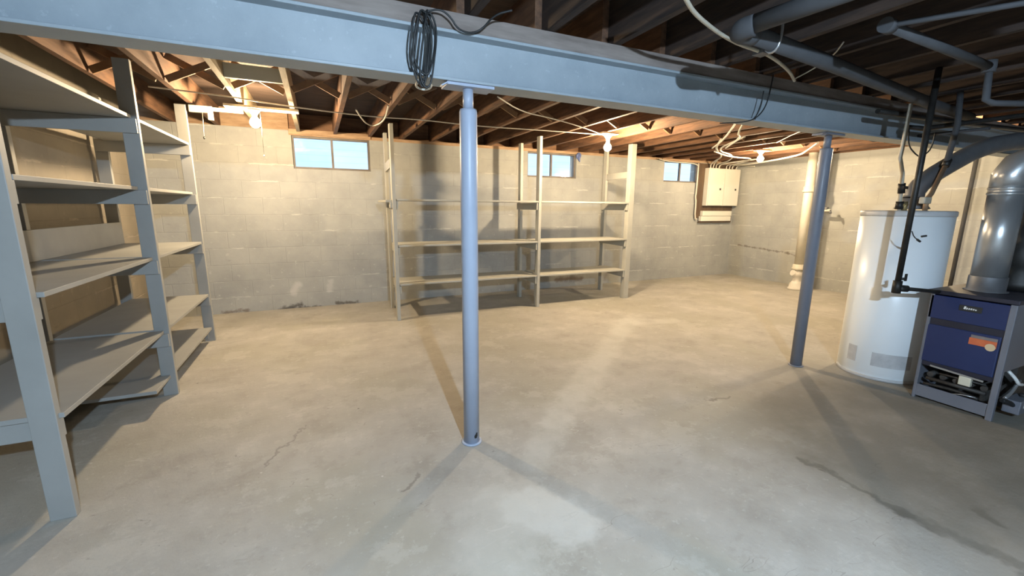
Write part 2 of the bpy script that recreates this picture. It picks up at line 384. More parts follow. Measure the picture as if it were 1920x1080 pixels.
# ------------------------------------------------------------------ mesh helpers
class MB:
    def __init__(s):
        s.b = bmesh.new()
    def box(s, x0, x1, y0, y1, z0, z1, bev=0.0):
        t = bmesh.new()
        bmesh.ops.create_cube(t, size=1)
        for v in t.verts:
            v.co = Vector(((x0 + x1) / 2 + v.co.x * (x1 - x0), (y0 + y1) / 2 + v.co.y * (y1 - y0), (z0 + z1) / 2 + v.co.z * (z1 - z0)))
        if bev:
            bmesh.ops.bevel(t, geom=t.edges[:], offset=bev, segments=2, affect='EDGES', profile=0.5)
        s.merge(t)
        return s
    def merge(s, t):
        me = bpy.data.meshes.new('t')
        t.to_mesh(me); t.free()
        s.b.from_mesh(me)
        bpy.data.meshes.remove(me)
    def bar(s, a, b, w, h, up=(0, 0, 1), bev=0.0):
        """rectangular stick from a to b"""
        a = Vector(a); b = Vector(b); d = b - a
        z = d.normalized(); x = z.cross(Vector(up)).normalized(); y = x.cross(z)
        t = bmesh.new()
        bmesh.ops.create_cube(t, size=1)
        for v in t.verts:
            v.co = a + d * (v.co.z + 0.5) + x * (v.co.x * w) + y * (v.co.y * h)
        bmesh.ops.recalc_face_normals(t, faces=t.faces[:])
        if bev:
            bmesh.ops.bevel(t, geom=t.edges[:], offset=bev, segments=2, affect='EDGES', profile=0.5)
        s.merge(t)
        return s
    def tube(s, pts, r, n=12, smooth_=0, caps=True):
        pts = [Vector(p) for p in pts]
        rr = list(r) if isinstance(r, (list, tuple)) else None
        for _ in range(smooth_):
            q = [pts[0]]; qr = [rr[0]] if rr else None
            for i in range(len(pts) - 1):
                q.append(pts[i].lerp(pts[i + 1], 0.25)); q.append(pts[i].lerp(pts[i + 1], 0.75))
                if rr:
                    qr += [rr[i] * .75 + rr[i + 1] * .25, rr[i] * .25 + rr[i + 1] * .75]
            q.append(pts[-1])
            if rr:
                qr.append(rr[-1]); rr = qr
            pts = q
        t = bmesh.new()
        prev = None; nrm = None; rings = []
        for i, p in enumerate(pts):
            d = (pts[min(i + 1, len(pts) - 1)] - pts[max(i - 1, 0)]).normalized()
            if nrm is None:
                nrm = d.cross(Vector((0, 0, 1)))
                if nrm.length < 1e-3:
                    nrm = d.cross(Vector((0, 1, 0)))
                nrm.normalize()
            else:
                nrm = (nrm - d * nrm.dot(d)).normalized()
            bi = d.cross(nrm)
            # widen at bends so the pipe keeps its bore
            k = 1.0
            if 0 < i < len(pts) - 1:
                c = max(-0.6, (pts[i] - pts[i - 1]).normalized().dot((pts[i + 1] - pts[i]).normalized()))
                k = 1 / math.sqrt((1 + c) / 2) if smooth_ == 0 else 1.0
                k = min(k, 1.25)
            ri = (rr[i] if rr else r)
            ring = [t.verts.new(p + (nrm * math.cos(2 * PI * j / n) + bi * math.sin(2 * PI * j / n)) * ri * (k if k < 1.25 else 1.25)) for j in range(n)]
            rings.append(ring)
        for a, b in zip(rings, rings[1:]):
            for j in range(n):
                f = t.faces.new((a[j], a[(j + 1) % n], b[(j + 1) % n], b[j])); f.smooth = True
        if caps:
            t.faces.new(rings[0][::-1]); t.faces.new(rings[-1])
        bmesh.ops.recalc_face_normals(t, faces=t.faces[:])
        s.merge(t)
        return s
    def lathe(s, prof, c=(0, 0, 0), n=32, axis=None):
        """prof: (radius, height) pairs about the vertical through c (or about axis)"""
        t = bmesh.new(); rings = []
        c = Vector(c)
        q = Vector((0, 0, 1)).rotation_difference(Vector(axis)) if axis else None
        for r, z in prof:
            ring = []
            for j in range(n):
                p = Vector((r * math.cos(2 * PI * j / n), r * math.sin(2 * PI * j / n), z))
                if q:
                    p = q @ p
                ring.append(t.verts.new(c + p))
            rings.append(ring)
        for a, b in zip(rings, rings[1:]):
            for j in range(n):
                f = t.faces.new((a[j], a[(j + 1) % n], b[(j + 1) % n], b[j])); f.smooth = True
        t.faces.new(rings[0][::-1]); t.faces.new(rings[-1])
        bmesh.ops.remove_doubles(t, verts=t.verts[:], dist=1e-5)
        bmesh.ops.recalc_face_normals(t, faces=t.faces[:])
        s.merge(t)
        return s
    def patch(s, c, r, a0, a1, z0, z1, th=0.001, n=14):
        """label curved round a vertical cylinder"""
        t = bmesh.new(); rows = []
        for i in range(n + 1):
            a = a0 + (a1 - a0) * i / n
            u = Vector((math.cos(a), math.sin(a), 0))
            rows.append([t.verts.new(Vector(c) + u * rr + Vector((0, 0, z))) for rr, z in ((r, z0), (r + th, z0), (r + th, z1), (r, z1))])
        for a, b in zip(rows, rows[1:]):
            for j in range(4):
                t.faces.new((a[j], a[(j + 1) % 4], b[(j + 1) % 4], b[j]))
        t.faces.new(rows[0]); t.faces.new(rows[-1][::-1])
        bmesh.ops.recalc_face_normals(t, faces=t.faces[:])
        s.merge(t)
        return s

WL = {}
def obj(name, mb, mat, parent=None):
    b = mb.b
    if parent is None:
        xs = [v.co.x for v in b.verts]; ys = [v.co.y for v in b.verts]; zs = [v.co.z for v in b.verts]
        o0 = Vector(((min(xs) + max(xs)) / 2, (min(ys) + max(ys)) / 2, min(zs)))
    else:
        o0 = WL[parent.name]
    for v in b.verts:
        v.co -= o0
    me = bpy.data.meshes.new(name)
    b.to_mesh(me); b.free()
    me.materials.append(M[mat] if isinstance(mat, str) else mat)
    o = bpy.data.objects.new(name, me)
    C.objects.link(o)
    if parent is None:
        o.location = o0
    else:
        o.parent = parent
    WL[o.name] = o0.copy()
    return o

def world_obj(name, mb, mat):
    """structure: origin stays at the world origin so that its texture lines up"""
    me = bpy.data.meshes.new(name)
    mb.b.to_mesh(me); mb.b.free()
    me.materials.append(M[mat])
    o = bpy.data.objects.new(name, me)
    C.objects.link(o)
    o['kind'] = 'structure'
    WL[o.name] = Vector((0, 0, 0))
    return o

def tag(o, label, cat, group=None):
    o['label'] = label; o['category'] = cat
    if group:
        o['group'] = group
    return o

def thing(name, loc, label, cat, group=None):
    o = bpy.data.objects.new(name, None)
    C.objects.link(o)
    o.location = loc
    o.empty_display_size = 0.1
    WL[o.name] = Vector(loc)
    return tag(o, label, cat, group)

ORD = ['first', 'second', 'third', 'fourth', 'fifth', 'sixth', 'seventh', 'eighth', 'ninth', 'tenth', 'eleventh', 'twelfth',
       'thirteenth', 'fourteenth', 'fifteenth', 'sixteenth', 'seventeenth', 'eighteenth', 'nineteenth', 'twentieth',
       'twenty-first', 'twenty-second', 'twenty-third', 'twenty-fourth']

# ------------------------------------------------------------------ shell
XL, XR, YB, YF = -1.74, 7.68, 6.109, -2.9
ZW, ZJ, ZS = 2.18, 2.22, 2.46      # wall top, joist underside, subfloor underside
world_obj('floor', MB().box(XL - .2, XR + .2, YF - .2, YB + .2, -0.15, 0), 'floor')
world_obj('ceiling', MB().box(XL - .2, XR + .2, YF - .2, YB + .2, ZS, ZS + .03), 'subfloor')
WIN = [(-0.235, 0.685, 1.785), (3.02, 3.91, 1.80), (5.79, 6.64, 1.81)]
wb = MB()
xs = [XL - .2]
for a, b_, z in WIN:
    xs += [a, b_]
xs.append(XR + .2)
for i in range(0, len(xs), 2):
    wb.box(xs[i], xs[i + 1], YB, YB + .2, 0, ZW)
for a, b_, z in WIN:
    wb.box(a, b_, YB, YB + .2, 0, z)
wb.box(XL - .2, -0.262, YB, YB + .2, ZW, ZW + .055)
world_obj('wall_back', wb, 'wall_x')
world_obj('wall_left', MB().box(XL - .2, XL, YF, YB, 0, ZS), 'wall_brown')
world_obj('wall_right', MB().box(XR, XR + .2, YF, YB, 0, ZJ), 'wall_y')
world_obj('wall_front', MB().box(XL - .2, XR + .2, YF - .2, YF, 0, ZS), 'dark_wood')  # unseen wall, its dark wood surface put in to cut bounced light
world_obj('trim_1', MB().box(-0.262, XR, YB, YB + .15, ZW, ZJ).box(XL, -0.262, YB + .1, YB + .15, ZW + .055, ZS), 'sill')
world_obj('trim_2', MB().box(-0.262, XR + .2, YB + .15, YB + .2, ZW, ZS), 'joist_x')
world_obj('trim_3', MB().box(XR, XR + .2, YF, YB, ZJ, ZS), 'joist')
# outside: ground and the next house's siding, seen through the windows
world_obj('floor_outside', MB().box(-6, 14, YB + .21, 9.5, 1.55, 1.62), 'ground')
world_obj('wall_outside', MB().box(-6, 14, 8.9, 9.0, 1.62, 4.4), 'siding')

for n, (a, b_, z) in enumerate(WIN):
    fr = MB()
    t = 0.024; y0, y1 = YB + .035, YB + .085
    fr.box(a, a + t, y0, y1, z, ZW).box(b_ - t, b_, y0, y1, z, ZW)
    fr.box(a + t, b_ - t, y0, y1, z, z + t).box(a + t, b_ - t, y0, y1, ZW - t, ZW)
    fr.box(a, b_, YB - .004, YB + .1, z - .004, z + .004)
    wo = world_obj('window_%d' % (n + 1), fr, 'frame')
    mid = (a + b_) / 2
    obj('mullion', MB().box(mid - .013, mid + .013, y0 + .004, y1 - .004, z + t, ZW - t), 'frame', wo)
    obj('pane', MB().box(a + t, mid - .013, y0 + .02, y0 + .024, z + t, ZW - t), 'glass', wo)
    obj('pane', MB().box(mid + .013, b_ - t, y0 + .02, y0 + .024, z + t, ZW - t), 'glass', wo)
lb = obj('lintel_board', MB().box(-0.26, 0.70, YB - .022, YB - .001, ZW + .01, ZW + .072, .003), 'sill')
tag(lb, 'weathered tan board nailed across the wall above the leftmost window', 'board')
wsb = obj('lintel_board', MB().box(5.72, 6.66, YB - .022, YB - .001, ZW - .005, ZW + .03, .003), 'sill')
tag(wsb, 'thin light wooden strip above the window beside the electrical panel', 'board')

# ------------------------------------------------------------------ joists and beam
for k in range(22):
    x = -1.41 + .42 * k
    h = random.uniform(-.004, .004)
    o = obj('floor_joist', MB().box(x - .02, x + .02, 2.145, YB + (.148 if x > -.26 else .09), (ZJ if x > -.26 else ZW + .056) + .001, ZS - .001), 'joist_pale' if k in (2, 3) else 'joist')
    tag(o, ('cream painted' if k in (2, 3) else 'brown wooden') + ' joist between the beam and the window wall, %s from the left wall' % ORD[k], 'joist', 'joists behind the steel beam')
    o = obj('floor_joist', MB().box(x + .021, x + .061, YF + .001, 2.205, ZJ + .001, ZS - .001), 'joist_shaded')
    tag(o, 'shade-darkened wooden joist on the camera side of the beam, %s from the left wall' % ORD[k], 'joist', 'joists in front of the steel beam')
for k in range(21):
    x0 = -1.41 + .42 * k + .021; x1 = x0 + .378
    y = 4.12 + random.uniform(-.04, .04)
    if k in (1, 2, 6, 12):
        y += .08
    for i in range(2):
        a, c = ((x0, x1), (x1, x0))[i]
        yy = y + (.021 if i else -.021)
        o = obj('bridging_brace', MB().bar((a + (.01 if not i else -.01), yy, ZJ + .03), (c - (.01 if not i else -.01), yy, ZS - .03), .018, .05, (0, 0, 1)), 'brace')
        tag(o, 'thin brace rising %s between the %s and %s joists from the left wall' % (('rightward', 'leftward')[i], ORD[k], ORD[k + 1]), 'brace', 'cross bridging between the joists')

bm_ = thing('steel_beam', (2.97, 2.14, 1.92), 'long grey blue painted steel beam spanning the room under the joists', 'beam')
obj('web', MB().box(XL + .001, XR - .001, 2.134, 2.146, 1.934, 2.126), 'beam', bm_)
obj('bottom_flange', MB().box(XL + .001, XR - .001, 2.07, 2.21, 1.92, 1.934, .003), 'beam', bm_)
obj('top_flange', MB().box(XL + .001, XR - .001, 2.07, 2.21, 2.126, 2.14, .003), 'beam', bm_)
o = obj('beam_plank', MB().box(XL + .001, 2.62, 2.08, 2.20, 2.1405, 2.2195, .003).box(2.625, XR - .001, 2.085, 2.195, 2.1405, 2.2195, .003), 'plate')
tag(o, 'weathered grey brown plank lying along the top of the steel beam', 'plank')

def column(x, y, label, chips):
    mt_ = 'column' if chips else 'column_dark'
    t = thing('support_column', (x, y, 0), label, 'column', 'steel columns under the beam')
    obj('post', MB().lathe([(.0445, .004), (.0445, 1.80), (.041, 1.812), (.03, 1.813)], (x, y, 0), 32), mt_, t)
    obj('screw_jack', MB().lathe([(.026, 1.813), (.026, 1.905)], (x, y, 0), 20), mt_, t)
    obj('top_plate', MB().box(x - .12, x + .12, y - .055, y + .055, 1.906, 1.9195, .002).bar((x - .12, y - .05, 1.912), (x - .15, y - .05, 1.895), .03, .006), mt_, t)
    obj('base_plate', MB().lathe([(.058, .0005), (.058, .006), (.047, .008)], (x, y, 0), 28), mt_, t)
    if chips:
        c = MB()
        for a, z, s_ in ((-1.25, .055, .009), (-1.32, .047, .008), (-1.18, .066, .006), (-1.4, .052, .006)):
            c.patch((x, y, 0), .0445, a - s_ / .045, a + s_ / .045, z - s_, z + s_ * .9, .0006, 4)
        obj('paint_chip', c, 'black', t)
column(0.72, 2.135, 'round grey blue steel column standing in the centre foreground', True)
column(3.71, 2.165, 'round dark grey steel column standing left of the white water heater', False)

# ------------------------------------------------------------------ lamps
def lamp(key, label, zc, mount=True, chain=0.0, r=.045):
    if key == 'near':
        r = .032
    (x, y, z), col, st = BULBS[key]
    t = thing('ceiling_lamp', (x, y, zc), label, 'lamp', 'bare bulb lamps')
    obj('lamp_holder', MB().lathe([(.052, zc), (.052, zc - .012), (.034, zc - .03), (.021, zc - .05), (.021, z + .045)][::-1], (x, y, 0), 24), 'porcelain', t)
    if key == 'near':   # LED bulb: opaque cooling collar above, glowing dome below
        obj('bulb', MB().lathe([(.001, z - r)] + [(r * math.sin(a * PI / 12), z - r * math.cos(a * PI / 12)) for a in range(1, 8)], (x, y, 0), 24), emit('bulb_glow_' + key, col, st), t)
        obj('collar', MB().lathe([(.0305, z + r * .27), (.026, z + r * .8), (.015, z + r * 1.5), (.014, z + r * 2.2), (.014, zc - .03)], (x, y, 0), 24), 'porcelain', t)
    else:
        obj('bulb', MB().lathe([(.001, z - r), (r * .5, z - r * .87), (r * .87, z - r * .5), (r, z), (r * .87, z + r * .5), (r * .6, z + r * .85), (.014, z + r * 1.15)], (x, y, 0), 24),
            emit('bulb_glow_' + key, col, st), t)
    if chain:
        obj('pull_chain', MB().tube([(x + .045, y, zc - .015), (x + .047, y, zc - .1), (x + .046, y, zc - chain)], .0016, 6)
            .lathe([(.001, zc - chain - .022), (.005, zc - chain - .016), (.004, zc - chain)], (x + .046, y, 0), 10), 'whitecable', t)
    return t
o = obj('lamp_board', MB().box(-.70, -.10, 4.69, 4.81, 2.198, 2.219, .002), 'cream_board')
tag(o, 'cream painted board under the joists holding the leftmost bulb', 'board')
lamp('corner', 'glowing bare bulb near the back wall, left of the leftmost window', 2.197, chain=.40)
lamp('shelf', 'glowing bare bulb in front of the right end of the back wall shelf', 2.197)
o = obj('lamp_board', MB().box(3.14, 3.36, 4.34, 4.46, 2.198, 2.219, .002), 'cream_board')
tag(o, 'cream board under the joists above the middle shelf end bulb', 'board')
lamp('panel', 'glowing bare bulb to the right of the electrical panel', 2.197)
o = obj('lamp_board', MB().box(6.1, 6.36, 4.49, 4.61, 2.198, 2.219, .002), 'sill')
tag(o, 'tan board under the joists above the bulb near the electrical panel', 'board')
lamp('tank', 'glowing bare bulb behind the water heater vent pipe', 2.219)
lamp('near', 'bare bulb on the joists on the camera side of the beam', 2.219)
# the second pull string, left of the corner bulb
ps = thing('pull_string', (-.90, 4.92, 2.16), 'thin white pull string hanging left of the leftmost bulb', 'pull string')
obj('string', MB().tube([(-.90, 4.92, 2.16), (-.905, 4.92, 2.05), (-.91, 4.92, 1.95)], .002, 6, 1), 'whitecable', ps)
obj('knob', MB().lathe([(.001, 1.925), (.008, 1.932), (.009, 1.942), (.003, 1.952)], (-.91, 4.92, 0), 12), 'black', ps)
o = obj('lamp_bracket', MB().box(-1.0, -.82, 4.9, 4.94, 2.16, 2.218, .003).box(-.86, -.82, 4.9, 4.94, 2.10, 2.16, .003).box(-.98, -.58, 4.94, 4.96, 2.185, 2.218, .003), 'cream_board')
tag(o, 'cream wooden bracket under the joists near the leftmost bulb', 'bracket')

# ------------------------------------------------------------------ left shelving unit
lu = thing('shelving_unit', (-1.35, 3.6, 0), 'tall grey painted wooden shelving unit along the left wall', 'shelving unit')
PO = [(-1.134, -1.047, 2.25, 2.215), (-1.085, -1.0, 3.56, 2.215), (-1.105, -1.02, 4.90, 2.215)]
for (x0, x1, y, zt) in PO:
    obj('post', MB().box(x0, x1, y - .002, y + .037, 0, zt, .003), 'shelf', lu)
for y in (2.25, 3.56, 4.90):
    obj('post', MB().box(-1.70, -1.612, y, y + .039, 0, 2.215 if y > 4 else 1.98, .003), 'shelf', lu)
LZ = [1.885, 1.445, .985, .475]
for i, z in enumerate(LZ):
    y0 = 2.30 if i != 3 else 2.268
    if i == 0:
        y0 = 1.75
    th = .022
    obj('shelf_board', MB().box(-1.62, -1.03 - (.02 if i == 1 else 0), y0 if i else 2.3, 3.557, z - th, z, .002), 'shelf', lu)
    obj('shelf_board', MB().box(-1.62, -1.03 - (.02 if i == 1 else 0), 3.601, 4.897, z - th, z, .002), 'shelf', lu)
    for (x0, x1, y, zt) in PO:
        a = y + .0375
        if y < 3:
            obj('cleat', MB().box(-1.69, x1 - .004, a, a + .02, z - th - .09, z - th - .001, .002), 'shelf', lu)
        else:
            obj('cleat', MB().box(-1.69, x1 - .004, y - .023, y - .003, z - th - .09, z - th - .001, .002), 'shelf', lu)
obj('shelf_board', MB().box(-1.62, -1.03, 3.27, 4.86, .128, .15, .002), 'shelf', lu)
obj('shelf_board', MB().box(-1.62, -1.1, 2.31, 3.20, .43, .452, .002), 'shelf', lu)
obj('cleat', MB().box(-1.69, -1.06, 3.60, 3.62, .04, .127, .002), 'shelf', lu)
obj('cleat', MB().box(-1.69, -1.06, 4.83, 4.85, .04, .127, .002), 'shelf', lu)
obj('back_board', MB().box(-1.608, -1.588, 2.35, 4.86, LZ[2] + .001, 1.175, .002), 'shelf', lu)

# ------------------------------------------------------------------ back wall shelving unit
bu = thing('shelving_unit', (2.45, 5.3, 0), 'open pale grey painted wooden shelving unit in front of the window wall', 'shelving unit')
FP = [(.79, .04), (2.64, .04), (4.125, .085)]
BP = [(.82, .04), (2.69, .04), (4.17, .04)]
YS = 4.955
for (x, wd), (xb, wb_) in zip(FP, BP):
    obj('post', MB().box(x - wd / 2, x + wd / 2, YS, YS + .085, 0, 2.216, .003), 'shelf_warm', bu)
    obj('post', MB().box(xb - wb_ / 2, xb + wb_ / 2, 5.62, 5.70, 0, 2.216, .003), 'shelf_warm', bu)
for z in (1.412, .89, .437):
    obj('shelf_board', MB().box(.815, 2.618, YS + .002, 5.43, z - .021, z, .002), 'shelf_warm', bu)
    obj('shelf_board', MB().box(2.662, 4.08, YS + .002, 5.43, z - .021, z, .002), 'shelf_warm', bu)
    for k, ((x, wd), (xb, wb_)) in enumerate(zip(FP, BP)):
        xx = x + wd / 2 + .002 if k == 0 else x - wd / 2 - .024
        if k == 2:
            xx = x - wd / 2 - .026
        obj('cleat', MB().bar((xx + .011, YS + .01, z - .07), (xb - wb_ / 2 - .012 if k else xb + wb_ / 2 + .012, 5.69, z - .07), .02, .09, bev=.002), 'shelf_warm', bu)
obj('cleat', MB().bar((4.125, YS + .085, 1.80), (4.17, 5.62, 1.80), .02, .09, bev=.002), 'shelf_warm', bu)
obj('cleat', MB().bar((.775, YS + .0851, 1.80), (.81, 5.62, 1.80), .02, .10, bev=.002), 'shelf_warm', bu)
obj('cleat', MB().box(.70, .768, 4.99, 5.66, 1.375, 1.40, .002), 'shelf_warm', bu)
obj('cleat', MB().box(.745, .768, 4.97, 5.05, 1.31, 1.374, .002), 'shelf_warm', bu)

# ------------------------------------------------------------------ water heater
cx, cy, r = 4.22, 1.80, .28
wh = thing('water_heater', (cx, cy, 0), 'tall white cylindrical water heater standing between the right column and boiler', 'water heater')
obj('tank_body', MB().lathe([(r - .01, .0), (r - .006, .012), (r - .006, .035), (r, .04), (r, 1.305)], (cx, cy, 0), 72), 'tank', wh)
obj('top_cap', MB().lathe([(r + .003, 1.29), (r + .006, 1.30), (r + .006, 1.325), (r - .005, 1.333), (.05, 1.336)], (cx, cy, 0), 72), 'tank_top', wh)
obj('base_ring', MB().lathe([(r + .002, .0), (r + .004, .004), (r + .004, .02), (r, .024)], (cx, cy, 0), 72), 'tank_top', wh)
for a0, a1, z0, z1 in ((-2.93, -2.03, .115, .225), (2.72, 2.98, .115, .245)):
    obj('label_plate', MB().patch((cx, cy, 0), r, a0, a1, z0, z1, .0012), 'foil', wh)['label'] = 'silver label wrapped round the foot of the tank'
obj('draft_hood', MB().lathe([(.10, 1.345), (.11, 1.35), (.07, 1.40), (.066, 1.43)], (cx + .06, cy, 0), 28).box(cx - .03, cx - .02, cy - .06, cy - .05, 1.33, 1.35).box(cx + .14, cx + .15, cy - .06, cy - .05, 1.33, 1.35), 'galv_dull', wh)
obj('relief_valve', MB().tube([(3.985, 1.72, 1.333), (3.985, 1.72, 1.40)], .017, 12).tube([(3.955, 1.72, 1.375), (4.015, 1.72, 1.375)], .011, 10), 'brass', wh)

wv = obj('heater_vent_pipe', MB().tube([(4.28, 1.80, 1.43), (4.29, 1.80, 1.50), (4.40, 1.77, 1.60), (4.60, 1.71, 1.72), (4.74, 1.66, 1.80), (4.90, 1.58, 1.86), (5.2, 1.42, 1.89), (6.2, .9, 1.96)], .064, 24, 1), 'galv_dull')
tag(wv, 'dull grey vent pipe climbing from the water heater top to the right', 'vent pipe')

cp = thing('cold_water_pipe', (3.93, 1.74, 1.36), 'thin water pipe with valve rising from the left of the heater top', 'pipe')
obj('pipe', MB().tube([(3.965, 1.74, 1.335), (3.945, 1.74, 1.48), (3.925, 1.74, 1.60), (3.875, 1.75, 1.71), (3.885, 1.75, 1.80), (3.885, 1.745, 2.078)], .0125, 14), 'tanpipe', cp)
obj('valve', MB().tube([(3.955, 1.74, 1.46), (3.94, 1.74, 1.53)], .022, 12).bar((3.92, 1.72, 1.50), (3.98, 1.72, 1.50), .01, .02), 'blackpipe', cp)
obj('union', MB().tube([(3.96, 1.74, 1.345), (3.955, 1.74, 1.40)], .024, 12), 'blackpipe', cp)
hp = thing('hot_water_pipe', (4.30, 1.66, 1.36), 'copper pipe with grey upper sleeve rising right of the heater vent', 'pipe')
obj('pipe', MB().tube([(4.19, 1.68, 1.333), (4.19, 1.68, 1.42), (4.24, 1.68, 1.46), (4.38, 1.68, 1.69)], .0155, 14), 'copper', hp)
obj('elbow', MB().box(4.12, 4.22, 1.66, 1.70, 1.385, 1.435, .008), 'tanpipe', hp)
obj('coupling', MB().tube([(4.365, 1.68, 1.665), (4.395, 1.68, 1.715)], .024, 14), 'blackpipe', hp)
obj('sleeve', MB().tube([(4.38, 1.68, 1.70), (4.43, 1.68, 1.97), (4.43, 1.70, 2.21)], .019, 14), 'drain', hp)

gp = thing('gas_pipe', (3.6, 1.5, .8), 'black iron gas pipe dropping in front of the water heater to the boiler', 'pipe')
obj('pipe', MB().tube([(3.60, 1.515, .81), (3.60, 1.505, 2.215)], .0175, 16).tube([(3.60, 1.515, .81), (3.72, 1.45, .80), (3.885, 1.37, .785)], .013, 14), 'blackpipe', gp)
obj('tee_fitting', MB().tube([(3.60, 1.515, .775), (3.60, 1.515, .86)], .026, 16).tube([(3.60, 1.515, .81), (3.66, 1.482, .806)], .023, 16), 'blackpipe', gp)
obj('valve_handle', MB().bar((3.635, 1.49, .86), (3.635, 1.49, .91), .008, .02, (1, 0, 0)).tube([(3.61, 1.505, .875), (3.64, 1.49, .875)], .009, 8), 'blackpipe', gp)
obj('wire_tie', MB().tube([(3.612, 1.495, 1.20), (3.63, 1.485, 1.16), (3.66, 1.47, 1.14)], .003, 6, 1).tube([(3.65, 1.475, 1.145), (3.672, 1.465, 1.13)], .007, 6).tube([(3.675, 1.465, 1.165), (3.70, 1.45, 1.17)], .007, 6), 'black', gp)

# ------------------------------------------------------------------ boiler
bx, by0, by1 = 3.87, 1.02, 1.43
bo = thing('boiler', (4.2, 1.225, 0), 'blue fronted floor standing boiler with grey side beside the water heater', 'boiler')
obj('upper_panel', MB().box(bx - .004, bx + .02, by0 + .02, by1 - .004, .60, .762, .004), 'blue', bo)
obj('lower_panel', MB().box(bx - .004, bx + .02, by0 + .035, by1 - .012, .285, .555, .006), 'blue', bo)
obj('top_slab', MB().box(bx - .022, bx + .68, by0 - .012, by1 + .012, .772, .80, .004), 'navy', bo)
obj('panel_recess', MB().box(bx + .004, bx + .05, by0 + .02, by1 - .01, .255, .605), 'navy', bo)
obj('left_side', MB().box(bx, bx + .66, by1 - .012, by1, .0, .77, .002), 'jacket', bo)
obj('right_side', MB().box(bx + .005, bx + .66, by0, by0 + .012, .33, .77, .002), 'jacket', bo)
obj('corner_leg', MB().bar((bx + .008, by0 + .012, 0), (bx + .008, by0 + .012, .77), .032, .032, (1, 0, 0), .004), 'jacket', bo)
obj('corner_leg', MB().bar((bx + .006, by1 - .012, 0), (bx + .006, by1 - .012, .77), .018, .02, (1, 0, 0), .003), 'jacket', bo)
obj('bottom_rail', MB().box(bx - .002, bx + .012, by0 + .03, by1 - .02, .02, .105, .002), 'jacket', bo)
obj('back_casing', MB().box(bx + .30, bx + .655, by0 + .014, by1 - .014, .02, .77), 'dkmetal', bo)
obj('shield_strip', MB().bar((bx - .002, by1 - .07, .262), (bx - .002, by0 + .07, .245), .003, .012, (0, 0, 1)), 'galv', bo)
bu_ = MB()
for i in range(5):
    y = by0 + .07 + .068 * i
    bu_.tube([(bx + .03, y, .19), (bx + .30, y, .19)], .018, 12)
obj('burner_tubes', bu_, 'dkmetal', bo)
bb_ = MB()
bb_.tube([(bx + .01, by0 + .05, .165), (bx + .01, by1 - .06, .165)], .013, 12)
bb_.tube([(bx + .015, by0 + .08, .115), (bx + .02, by0 + .2, .13), (bx + .01, by1 - .05, .12)], .010, 10, 1)
bb_.tube([(bx + .02, by0 + .06, .22), (bx + .02, by1 - .12, .215)], .006, 10)
obj('gas_manifold', bb_, 'dkmetal', bo)
obj('pilot_tube', MB().tube([(bx + .0, by0 + .09, .125), (bx + .0, by0 + .16, .118), (bx + .005, by0 + .21, .10)], .004, 8), 'galv', bo)
obj('control_block', MB().box(bx - .006, bx + .025, 1.145, 1.205, .185, .245, .003), 'cream_board', bo)['label'] = 'cream control block between the burners'
bd = obj('badge', MB().box(bx - .008, bx - .003, 1.165, 1.275, .683, .722, .002), 'black', bo)
# pale slanting script on the badge, too small to read in the photograph
sc_ = MB()
for i, (hh, ww) in enumerate([(.018, .012), (.011, .009), (.010, .008), (.011, .009), (.010, .008), (.007, .01)]):
    yy = 1.248 - i * .0105
    sc_.bar((bx - .0085, yy, .697), (bx - .0085, yy - .004, .697 + hh), ww * .8, .0012, (1, 0, 0))
obj('badge_script', sc_, 'paper', bd)
st = obj('warning_sticker', MB().box(bx - .0065, bx - .0035, 1.068, 1.196, .473, .518), 'orange', bo)
st['label'] = 'orange warning sticker on the lower blue panel'
obj('sticker_header', MB().box(bx - .0066, bx - .0035, 1.068, 1.19, .519, .538), 'sticker_grey', st)
obj('sticker_roundel', MB().lathe([(.024, 0), (.024, .0012)], (bx - .0066, 1.094, .477), 24, axis=(-1, 0, 0)), 'sticker_cream', st)
gv = obj('gas_valve', MB().box(bx + .14, bx + .34, by0 - .075, by0 + .005, .045, .135, .006), 'jacket', bo)
obj('valve_label', MB().box(bx + .19, bx + .225, by0 - .0765, by0 - .0745, .085, .12), 'paper', gv)
obj('knob', MB().lathe([(.02, 0), (.018, .02)], (bx + .29, by0 - .04, .135), 16), 'dkmetal', gv)
obj('supply_tube', MB().tube([(bx + .17, by0 + .02, .31), (bx + .17, by0 - .02, .27), (bx + .19, by0 - .03, .235), (bx + .26, by0 - .03, .22)], .010, 10, 1), 'paper', bo)
obj('flex_conduit', MB().tube([(bx + .08, by0 - .015, .15), (bx + .15, by0 - .02, .18), (bx + .24, by0 - .02, .25)], .010, 10, 1), 'galv', bo)
obj('black_hose', MB().tube([(bx + .06, by0 - .01, .14), (bx + .10, by0 - .03, .13), (bx + .15, by0 - .04, .10)], .014, 10, 1), 'black', bo)
# flue
fl = thing('boiler_flue', (4.12, 1.25, .80), 'shiny galvanised flue pipe rising from the boiler top', 'flue pipe')
FX, FY = 4.12, 1.25
obj('collar', MB().lathe([(.108, .801), (.108, .806), (.094, .81), (.094, .90), (.090, .905)], (FX, FY, 0), 40), 'galv_dull', fl)
obj('pipe', MB().lathe([(.088, .90), (.088, 1.44)], (FX, FY, 0), 40), 'galv', fl)
obj('crimped_band', MB().lathe([(.089, 1.44), (.094, 1.445), (.094, 1.452), (.090, 1.455), (.090, 1.475), (.094, 1.478), (.094, 1.485), (.089, 1.49)], (FX, FY, 0), 40), 'galv', fl)
obj('elbow', MB().tube([(FX, FY, 1.488), (FX, FY, 1.56), (FX + .025, FY - .022, 1.625), (FX + .085, FY - .075, 1.67), (FX + .17, FY - .15, 1.69), (FX + .6, FY - .53, 1.75)], .090, 40), 'galv', fl)
